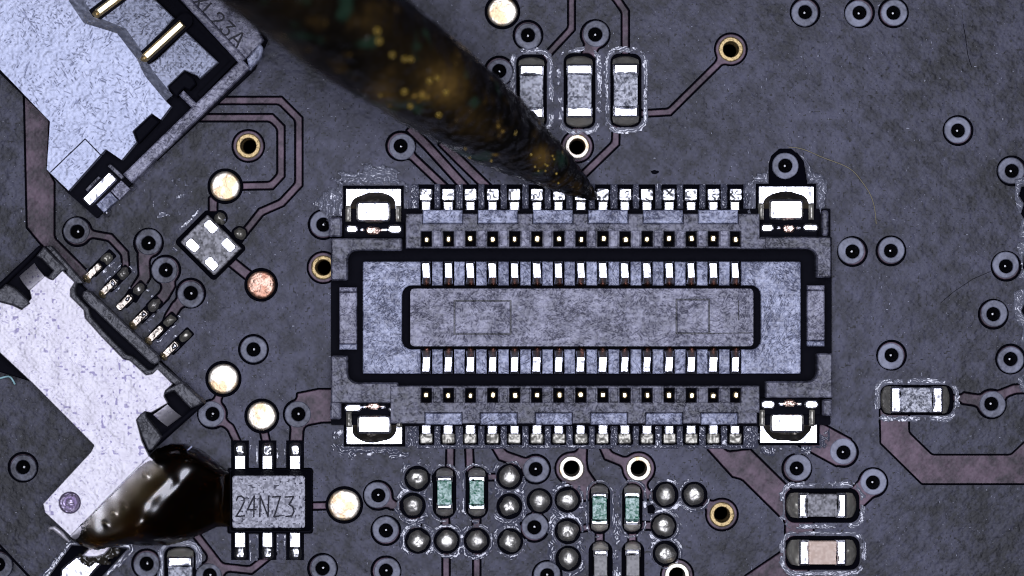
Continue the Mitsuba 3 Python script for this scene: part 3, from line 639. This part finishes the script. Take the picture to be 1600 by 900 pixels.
rv_ = part(sc, 'shield_rivet', revolve(109, 785.5, [(17.2, 73.4), (15, 68), (9, 66), (7.5, 69), (6, 71), (3, 72), (.01, 72)], zref=72), 'dimple_steel', 30)
scene['dimple_steel'] = prin((0.33, 0.28, 0.38), 0.4, 0.9, bump=gold_bump, bscale=8e-4)
# shield skirt that bends down along the flux side
V, F = [], []
A, B = np.array([110., 838.]), np.array([233., 713.])
dn = np.array([0.713, 0.70])
K, N = 7, 12
for k in range(K):
    th = math.pi / 2 * k / (K - 1)
    off, zz = 62 * k / (K - 2), 74 - 17 * (k / (K - 2)) ** 2
    if k == K - 1: off, zz = 64, 12
    for s in np.linspace(0, 1, N): V.append((*(A + (B - A) * s + dn * off * min(1, 0.12 + 2.2 * s)), zz))
for k in range(K - 1):
    for s in range(N - 1):
        a = k * N + s
        F += [(a, a + 1, a + N + 1), (a, a + N + 1, a + N)]
part(sc, 'shield_skirt', fix(np.array(V), np.array(F), 72), 'shield_steel', True)
part(sc, 'shield_foot', slab(Polygon([(128, 868), (138, 858), (160, 850), (176, 852), (164, 866), (150, 871), (138, 871)]), -2, 16, 2, zref=14), 'shield_steel')
part(sc, 'edge_burr', tube([(76, 831, 50), (78, 825, 55), (85, 825, 58), (95, 833, 58), (107, 846, 52)], [1.5, 3, 4, 4.5, 2], zref=55), 'shield_steel', True)
rim = [(107, 424), (116, 441), (113, 452), (114, 462), (135, 484), (138, 497), (163, 525), (195, 557), (205, 560), (230, 582), (240, 582), (248, 574), (268, 594)]
part(sc, 'slot_frame', slab(unary_union([LineString(rim).buffer(4), Polygon([(70, 384), (104, 421), (120, 443), (132, 443), (80, 384)]), Polygon([(248, 566), (246, 575), (266, 596), (316, 631), (320, 627)])]), 30, 62, 1.5, zref=62), 'dark_plastic')
part(sc, 'slot_bar', slab(LineString([(136, 462), (241, 561)]).buffer(8.5, quad_segs=2), 20, 56, 2, zref=56), 'dark_plastic')
ends = [('end_block', Polygon([(57, 400), (68, 385), (104, 421), (97, 424), (83, 438), (74, 434), (83, 423), (64, 404)]), 78, 'dark_plastic'),
        ('end_block', Polygon([(-20, 462), (0, 452), (9, 444), (22, 449), (44, 470), (47, 474), (35, 483), (18, 476), (-20, 466)]), 80, 'dark_plastic'),
        ('end_block', Polygon([(257, 616), (259, 609), (280, 598), (286, 598), (319, 630), (298, 638), (272, 611)]), 80, 'dark_plastic'),
        ('end_block', Polygon([(213, 656), (219, 647), (227, 643), (229, 652), (253, 683), (239, 702), (232, 704), (222, 682)]), 80, 'dark_plastic'),
        ('end_wall', Polygon([(-20, 462), (60, 384), (66, 388), (-14, 466)]), 60, 'black_plastic'), ('end_wall', Polygon([(233, 706), (318, 633), (314, 626), (228, 700)]), 60, 'black_plastic')]
for nm, g, z, m in ends: part(sc, nm, slab(g, 20, z, 2, zref=z), m)
def curl(p0, p1, d, z0, drop, label=None):
    V, F = [], []
    for k in range(6):
        th = math.pi / 2.3 * k / 5
        for s in np.linspace(0, 1, 4):
            q = np.array(p0, float) + (np.array(p1, float) - p0) * s + np.array(d, float) * math.sin(th)
            V.append((*q, z0 - drop * (1 - math.cos(th))))
    for k in range(5):
        for s in range(3):
            a = k * 4 + s
            F += [(a, a + 1, a + 5), (a, a + 5, a + 4)]
    part(sc, 'shield_tongue', fix(np.array(V), np.array(F), 70), 'shield_steel', True)
curl((46, 453), (70, 432), (-22, -24), 74, 75)
curl((262, 632), (240, 648), (22, 22), 74, 75)
for i in range(6):
    px, py = CT[i]; gx, gy = 133.7 + 24.2 * i, 435.4 + 24.3 * i
    lx, ly = 152 + 24 * i, 418 + 24.6 * i
    c = part(sc, 'contact', slab(rect((lx + gx) / 2 + 3, (ly + gy) / 2 - 3, 30, 12, -44, 3), 0, 22 - (6 if i in (0, 4) else 0), 3, zref=20), 'dark_fillet')
    if i != 2: part(c, 'contact_heel', dome(gx, gy, 7.5, 5.5, 10, 24, a=45 + 12, n=20, k=5, seed=i, wob=0.12, zref=34), 'bright_gold', True)
    if i not in (0, 4): part(c, 'lead_crown', dome(lx, ly, 7.5, 6.5, 8, 15, a=-55, n=20, k=5, seed=i + 9, wob=0.2, pw=3, flat=1.8, zref=22), 'tin', True)
    part(c, 'solder_foot', dome(px, py, 10, 7, -7, 11, a=-45, n=24, k=6, seed=i + 20, wob=0.28, pw=3, flat=1.5, zref=2), 'dull_solder' if i in (0, 4, 5) else 'solder', True)

# ------------------------------------------------------------------ black flux blob
def heightmesh(poly, step, zf, z0, zref):
    """a closed lump over poly: top z = zf(x, y, distance to the edge), underside at z0."""
    x0, y0, x1, y1 = poly.bounds
    gx, gy = np.meshgrid(np.arange(x0, x1 + step, step), np.arange(y0, y1 + step, step))
    inside = shapely.contains_xy(poly, gx, gy)
    q = inside[:-1, :-1] & inside[1:, :-1] & inside[:-1, 1:] & inside[1:, 1:]
    idx = np.arange(gx.size).reshape(gx.shape)
    a, b, c, d = idx[:-1, :-1][q], idx[:-1, 1:][q], idx[1:, 1:][q], idx[1:, :-1][q]
    F = np.vstack([np.c_[a, b, c], np.c_[a, c, d]])
    used, F = np.unique(F, return_inverse=True); F = F.reshape(-1, 3)
    P = np.c_[gx.ravel()[used], gy.ravel()[used]]
    dist = shapely.distance(shapely.points(P), poly.boundary)
    return P, F, dist
blob_poly = Polygon([(226, 716), (240, 700), (262, 691), (284, 690), (312, 702), (340, 722), (361, 738), (361, 828), (338, 828), (318, 838), (290, 850), (262, 857), (232, 857), (200, 855), (178, 858), (150, 864), (126, 858), (106, 842), (104, 836), (150, 792)]).buffer(4, quad_segs=6).buffer(-8, quad_segs=6).buffer(4, quad_segs=6)
P, F, dist = heightmesh(blob_poly, 2.4, None, 0, 0)
def seg_d(P, A, B):
    t = np.clip(((P - A) @ (B - A)) / ((B - A) @ (B - A)), 0, 1)
    return np.linalg.norm(P - (A + (B - A) * t[:, None]), axis=1)
sideline = ((P - np.array([110, 838])) @ np.array([0.713, 0.70]))            # distance from the shield's bend, to the right
free = blob_poly.boundary.difference(LineString([(80, 868), (240, 704)]).buffer(14))
dist2 = shapely.distance(shapely.points(P), free)
prof = np.interp(sideline, [-20, 0, 30, 47, 58, 67, 84, 110, 150, 200, 260], [74.6, 74.8, 80, 85.6, 86.6, 85.8, 77, 60, 41, 31, 27])
groove = -2.2 * np.exp(-(seg_d(P, np.array([234., 806.]), np.array([272., 752.])) / 7) ** 2) + 7 * np.exp(-(seg_d(P, np.array([220., 824.]), np.array([226., 816.])) / 16) ** 2)
z = 8 + (prof + groove - 8) * np.sqrt(np.clip(1 - np.exp(-dist2 / 11), 0, 1))
z += 5.0 * np.exp(-((P[:, 0] - 345) / 6) ** 2) * np.exp(-((P[:, 1] - 788) / 26) ** 2)
z += 2.4 * (meshkit.noise(np.c_[P / 24, np.zeros(len(P))]) - 0.5)
for bx, by in ((180, 800), (196, 790), (168, 818), (205, 838), (240, 846), (262, 836), (300, 812), (250, 725), (230, 742), (318, 760)):
    z += 3.5 * np.exp(-(((P - [bx, by]) ** 2).sum(1)) / 9)
m0 = trimesh.Trimesh(np.c_[P, z], F, process=False)
trimesh.smoothing.filter_laplacian(m0, iterations=4, volume_constraint=False)
z = np.array(m0.vertices)[:, 2]
nP = len(P)
edges = np.sort(np.vstack([F[:, [0, 1]], F[:, [1, 2]], F[:, [2, 0]]]), 1)
ue, cnt = np.unique(edges, axis=0, return_counts=True)
bset = {tuple(e) for e in ue[cnt == 1]}
walls = []
for f in F:
    for a, b in ((f[0], f[1]), (f[1], f[2]), (f[2], f[0])):
        if (min(a, b), max(a, b)) in bset: walls += [(b, a, a + nP), (b, a + nP, b + nP)]
V = np.vstack([np.c_[np.array(m0.vertices)[:, :2], z], np.c_[np.array(m0.vertices)[:, :2], np.full(nP, -3.0)]])
mb = fix(V, np.vstack([F, F[:, ::-1] + nP, np.array(walls)]), 60); mb.fix_normals()
solo('flux_blob', 'glossy blackish amber drop of burnt flux between the steel shield and the chip', 'flux drop', mb, 'flux_gloss', True,
     interior={'type': 'ref', 'id': 'flux_air'})

# ------------------------------------------------------------------ flux residue
def residue(poly, seed, label, amp=6.0, wave=7.0, gate=0.0, bsdf='residue', step=1.6, lift=0.3, zref=0.0, soft=9.0, warp=1.0):
    poly = poly.buffer(0)
    x0, y0, x1, y1 = poly.bounds
    gx, gy = np.meshgrid(np.arange(x0, x1 + step, step), np.arange(y0, y1 + step, step))
    P = np.c_[gx.ravel(), gy.ravel()]
    nz = lambda w, s: meshkit.noise(np.c_[P / w, np.full(len(P), s + seed * 11.3)])
    edge = poly.boundary
    inside = shapely.contains_xy(poly, P[:, 0], P[:, 1])
    hull = shapely.distance(shapely.points(P), poly.convex_hull.exterior)
    inside &= (0.6 * nz(14, 1) + 0.4 * nz(5, 4)) > gate + 0.30 * np.clip(1 - hull / soft, 0, 1)
    inside = inside.reshape(gx.shape)
    q = inside[:-1, :-1] & inside[1:, :-1] & inside[:-1, 1:] & inside[1:, 1:]
    if q.sum() < 4: return None
    dist = np.zeros(len(P)); k = inside.ravel()
    dist[k] = shapely.distance(shapely.points(P[k]), edge)
    din = np.zeros(len(P)); din[k] = shapely.distance(shapely.points(P[k]), moat_all)
    ph = (din + warp * (7 * nz(11, 2) + 3 * nz(5, 8))) / (wave * 1.1)
    wr = (0.5 + 0.5 * np.cos(2 * math.pi * ph)) ** 1.5
    h = lift + amp * 0.42 * (wr * (0.25 + 0.9 * nz(13, 9)) + 0.55 * nz(wave * 1.6, 6) + 0.3 * nz(3.2, 3)) * np.clip(dist / 3 + 0.1, 0, 1)
    idx = np.arange(gx.size).reshape(gx.shape)
    a, b, c, d = idx[:-1, :-1][q], idx[:-1, 1:][q], idx[1:, 1:][q], idx[1:, :-1][q]
    F = np.vstack([np.c_[a, b, c], np.c_[a, c, d]])
    used, F = np.unique(F, return_inverse=True)
    jit = np.random.default_rng(seed).uniform(-0.5, 0.5, P.shape) * step * 0.6
    V = np.c_[P + jit, h][used]
    return solo('flux_residue', label, 'flux residue', fix(V, F.reshape(-1, 3), zref), bsdf, True, kind='stuff')
avoid = unary_union([moat_all] + [Point(x, y).buffer(21) for x, y in VIAS])
tl_tab, tr_tab = bb(538, 292, 629, 356), bb(1183, 289, 1274, 356)
bl_tab, br_tab = bb(539, 640, 631, 697), bb(1185, 640, 1279, 695)
residue(Polygon(ringpts(578, 322, 82, 68)).intersection(bb(400, 200, 640, 350)).difference(unary_union([tl_tab.buffer(2), moat_all])), 1, 'crusty white flux residue arching above the upper left corner tab of the big connector', 24, 10, 0.24, 'crust', soft=20.0, warp=2.6)
residue(unary_union([tr_tab.buffer(20), Polygon([(1195, 290), (1200, 250), (1215, 232), (1245, 232), (1270, 262), (1290, 320), (1200, 300)])]).intersection(bb(1150, 200, 1330, 345)).difference(unary_union([tr_tab.buffer(1), Point(1227, 259).buffer(25), moat_all])), 2, 'crusty white flux residue around the upper right corner tab of the big connector', 22, 9, 0.2, 'crust', soft=12.0, warp=2.6)
tails_t = unary_union([bb(x - 11.5, 289, x + 11.5, 335) for x in PIN]); tails_b = unary_union([bb(x - 11.5, 655, x + 11.5, 694) for x in PIN])
residue(bb(640, 286, 1172, 331, 6).difference(tails_t), 3, 'crinkled flux residue between the upper row of connector tails', 15, 6, 0.1, lift=-1, soft=5.0, warp=1.8)
residue(bb(632, 655, 1186, 702, 6).difference(tails_b), 4, 'crinkled flux residue between the lower row of connector tails', 13, 6, 0.2, lift=-1, soft=6.0, warp=1.8)
residue(bl_tab.buffer(24).intersection(bb(480, 668, 700, 740)).difference(unary_union([bl_tab.buffer(1), tails_b, bb(632, 650, 800, 702)])), 5, 'flux residue below the lower left corner tab of the big connector', 10, 7, 0.36, soft=16.0, warp=3.0)
residue(br_tab.buffer(18).intersection(bb(1186, 668, 1300, 740)).difference(unary_union([br_tab.buffer(1), Point(1245, 732).buffer(22), Point(1318, 707).buffer(21)])), 6, 'flux residue below the lower right corner tab of the big connector', 10, 7, 0.32, soft=14.0, warp=3.0)
short = {0: 'the leftmost of the top three grey capacitors', 1: 'the middle one of the top three grey capacitors', 2: 'the rightmost of the top three grey capacitors', 3: 'the lone grey capacitor at right', 4: 'the dark grey capacitor at lower right', 5: 'the tan capacitor at lower right',
         6: 'the leftmost green resistor', 7: 'the second green resistor from the left', 8: 'the third green resistor from the left', 9: 'the rightmost green resistor', 12: 'the capacitor beside the black flux blob'}
used_res = avoid
for i, s in short.items():
    big = i < 6 or i == 12
    g = moat_of[i].buffer(12 if big else 8).difference(unary_union([used_res, moat_of[i].buffer(0.6)]))
    residue(g, 20 + i, f'thin wrinkled rim of flux residue around {s}', 7, 5, (0.36, 0.44, 0.40)[i % 3] if big else 0.42, 'crust' if big else 'residue', soft=3.0, warp=1.35)
    used_res = unary_union([used_res, moat_of[i].buffer(12 if big else 8)])
bl = lambda idx, r=31: unary_union([Point(*BALLS[k]).buffer(r) for k in idx]).difference(used_res)
residue(bl([0, 2, 4]), 41, 'wrinkled flux residue around the leftmost column of three solder bumps', 8, 6, 0.33, soft=7.0)
residue(bl([5, 6]), 42, 'wrinkled flux residue around the two solder bumps below the left green pair', 8, 6, 0.33, soft=7.0)
residue(bl([1, 3, 7]), 43, 'wrinkled flux residue around the column of solder bumps right of the left green pair', 8, 6, 0.33, soft=7.0)
residue(unary_union([bl([9, 10, 11]), bb(855, 800, 880, 870), bb(806, 760, 822, 812)]).difference(avoid), 44, 'wrinkled flux residue around the solder bumps left of the right green pair', 8, 6, 0.33, soft=7.0)
residue(bl([12, 13, 14, 15], 29), 45, 'wrinkled flux residue around the solder bumps right of the right green pair', 7, 6, 0.38, soft=7.0)
residue(bb(955, 800, 971, 905), 46, 'narrow strip of flux residue between the right green pair', 6, 6, 0.3)
residue(quad.buffer(15).difference(quad.buffer(7.5)).intersection(Polygon([(250, 300), (420, 300), (420, 400), (330, 350), (270, 400)])), 47, 'flux residue along the upper edges of the four pad part', 6, 6, 0.3)
residue(Polygon([(118, 866), (150, 850), (196, 856), (170, 886), (150, 880), (140, 888), (126, 880)]), 56, 'dark crumbly burnt flux over the solder pad at the bottom left', 14, 6, 0.15, 'burnt_crust', lift=4)
scene['burnt_crust'] = prin((0.02, 0.017, 0.012), 0.3, spec=0.5)
residue(padpoly.buffer(12).difference(padpoly.buffer(0.5)).difference(avoid), 48, 'flux residue around the solder pad at the bottom left', 6, 6, 0.32)
residue(Polygon([(1584, 280), (1616, 270), (1616, 378), (1590, 372), (1596, 340), (1586, 322)]).difference(moat_all), 49, 'upper patch of white flux residue on the right edge', 14, 7, 0.12, 'crust', soft=3.0, warp=2.6)
residue(unary_union([Polygon([(1586, 380), (1616, 372), (1616, 445), (1588, 434), (1596, 420), (1592, 400)]), Polygon([(1582, 455), (1616, 446), (1616, 540), (1592, 535), (1598, 515), (1584, 500)])]).difference(avoid), 50, 'middle patch of white flux residue on the right edge', 14, 7, 0.12, 'crust', soft=3.0, warp=2.6)
residue(Polygon([(1588, 590), (1616, 578), (1616, 622), (1594, 612)]).difference(moat_all), 51, 'lower patch of white flux residue on the right edge', 14, 7, 0.12, 'crust', soft=3.0, warp=2.6)
residue(Polygon([(225, 290), (300, 262), (318, 330), (262, 352), (215, 345)]).difference(avoid), 52, 'scattered flux grains between the top left connector and the white pad', 12, 6, 0.58, 'crust', warp=3.0)
residue(unary_union([rect(x - 8, y + 8, 60, 30, -45) for x, y in CT]).difference(avoid), 53, 'flux residue among the contacts of the shielded connector', 6, 7, 0.5)
residue(unary_union([bb(x - 18, 686, x + 18, 735) for x in (375, 418, 461)] + [bb(x - 19, 835, x + 19, 880) for x in (375, 418, 461)]).difference(avoid), 54, 'flux residue around the legs of the six legged chip', 5, 6, 0.46)
residue(Polygon([(478, 318), (512, 300), (520, 330), (500, 330)]).difference(avoid), 55, 'small patch of flux residue left of the big connector', 6, 6, 0.35)

# ------------------------------------------------------------------ soldering iron tip
tip = thing('soldering_iron_tip', 'blackened soldering iron tip with amber flux reaching in from the top left', 'soldering iron tip')
apex = np.array([931., 309.])
dirp = np.array([-0.821, -0.571])
S = np.r_[0, 3, 8, 16, 28, 44, 64, 88, 116, 150, 190, 235, 285, 340, 400, 470, 550, 640, 740, 850, 980, 1120]
R = np.interp(S, [0, 3, 8, 20, 60, 126, 200, 312, 450, 560, 700, 1120], [3, 6, 9, 14, 29, 47, 63, 77, 87, 86, 86, 100])
S2 = np.interp(np.linspace(0, len(S) - 1, 150), np.arange(len(S)), S); R2 = np.interp(S2, S, R)
slope = 0.72
n = 96
V = []
ax = np.array([dirp[0], dirp[1], slope]); ax /= np.linalg.norm(ax)
sx = np.array([-dirp[1], dirp[0], 0]); up = np.cross(ax, sx); up = up if up[2] > 0 else -up
g = np.arange(n) * 2 * math.pi / n
for s, r in zip(S2, R2):
    zc = 24 + s * slope
    k = 1 - zc / H
    c = np.array([800 + (apex[0] + dirp[0] * s - 800) * k, 450 + (apex[1] + dirp[1] * s - 450) * k, zc])
    V.append(c + r * k * (np.cos(g)[:, None] * sx + np.sin(g)[:, None] * up))
V = np.array(V)
nrm = V - V.mean(1, keepdims=True); nrm /= np.maximum(np.linalg.norm(nrm, axis=2, keepdims=True), 1e-6)
q = V.reshape(-1, 3)
d = (meshkit.fbm(q / 30, 3, 5) - 0.5) * 9 + (meshkit.noise(q / 6, 9) - 0.5) * 2.6
V = V + nrm * (d.reshape(len(S2), n, 1) * np.clip(R2 / 40, 0.15, 1)[:, None, None])
F = []
for k in range(len(S2) - 1):
    a = k * n + np.arange(n); b = k * n + (np.arange(n) + 1) % n
    F += [np.c_[a, b, b + n], np.c_[a, b + n, a + n]]
Vf = np.vstack([V.reshape(-1, 3), V[0].mean(0), V[-1].mean(0)])
i = np.arange(n); j = (i + 1) % n
F += [np.c_[j, i, np.full(n, len(Vf) - 2)], np.c_[i + (len(S2) - 1) * n, j + (len(S2) - 1) * n, np.full(n, len(Vf) - 1)]]
mt = fix(Vf, np.vstack(F), 0); mt.fix_normals()
part(tip, 'burnt_shaft', mt, 'burnt_flux', True)
tr_ = np.random.default_rng(12)
flatV, flatN = V.reshape(-1, 3), nrm.reshape(-1, 3)
kk = 1 / (1 - flatV[:, 2] / H)
seen = np.c_[800 + (flatV[:, 0] - 800) * kk, 450 + (flatV[:, 1] - 450) * kk]
upper = flatN[:, 2] > 0.25
def bubble(x, y, r, ring=True):
    k = np.where(upper)[0][np.argmin(((seen[upper] - [x, y]) ** 2).sum(1))]
    p, nn = flatV[k], flatN[k]
    if ring:
        m = trimesh.creation.torus(r, r * 0.34, major_sections=20, minor_sections=8)  # torus shaped like the ring lamp's reflection in a bubble
        a = trimesh.geometry.align_vectors([0, 0, 1], nn)[:3, :3]
        v = np.array(m.vertices) @ a.T + p + nn * 0.8
    else:
        m = trimesh.creation.icosphere(2, r); v = np.array(m.vertices) * tr_.uniform(0.7, 1.3, 3) + p + nn * r * 0.1
    part(tip, 'bubble_and_glint', fix(v, np.array(m.faces), 0), 'amber', True)
for x, y, r in ((590, 52, 6), (594, 68, 6), (616, 88, 5), (629, 89, 5), (638, 92, 5), (668, 127, 5), (683, 119, 4.5), (629, 141, 6), (640, 165, 5), (663, 150, 4), (685, 182, 5), (700, 143, 5)):
    bubble(x, y, r * 0.62)
for _ in range(18):
    cx, cy, sp = [(706, 150, 12), (845, 246, 9), (848, 262, 10), (805, 205, 9), (600, 162, 10), (745, 235, 14), (765, 246, 10), (880, 275, 14)][tr_.integers(8)]
    bubble(cx + tr_.normal(0, sp), cy + tr_.normal(0, sp * 0.7), tr_.uniform(0.9, 2.1), False)

# ------------------------------------------------------------------ stray fibres
def fibre(pts, r, label, m):
    p = np.array(pts, float); t = np.linspace(0, 1, len(p)); tt = np.linspace(0, 1, 40)
    from scipy.interpolate import CubicSpline
    solo('fibre', label, 'fibre', tube(CubicSpline(t, p)(tt), r, 6), m, True)
fibre([(1232, 230, 3), (1262, 236, 5), (1290, 248, 4), (1325, 262, 3), (1345, 282, 5), (1360, 305, 4), (1367, 330, 3), (1369, 350, 1)], 0.6, 'thin golden fibre curving over the board right of the big connector', 'fibre_gold')
fibre([(-8, 592, 4), (4, 590, 8), (14, 588, 10), (20, 592, 12), (24, 600, 8)], 1.6, 'pale bluish curled fibre at the left edge below the shield', 'fibre_pale')
fibre([(296, 702, 62), (300, 699, 66), (304, 695, 66)], 1.2, 'tiny white fibre stuck on the upper edge of the black flux blob', 'pale_plastic')
solo('debris_speck', 'tiny dark speck lying on the board above the upper row of connector tails', 'speck', dome(1023, 269, 7.5, 3.6, -1, 4, n=24, k=5, wob=0.2, seed=4, zref=0), 'black_plastic', True)
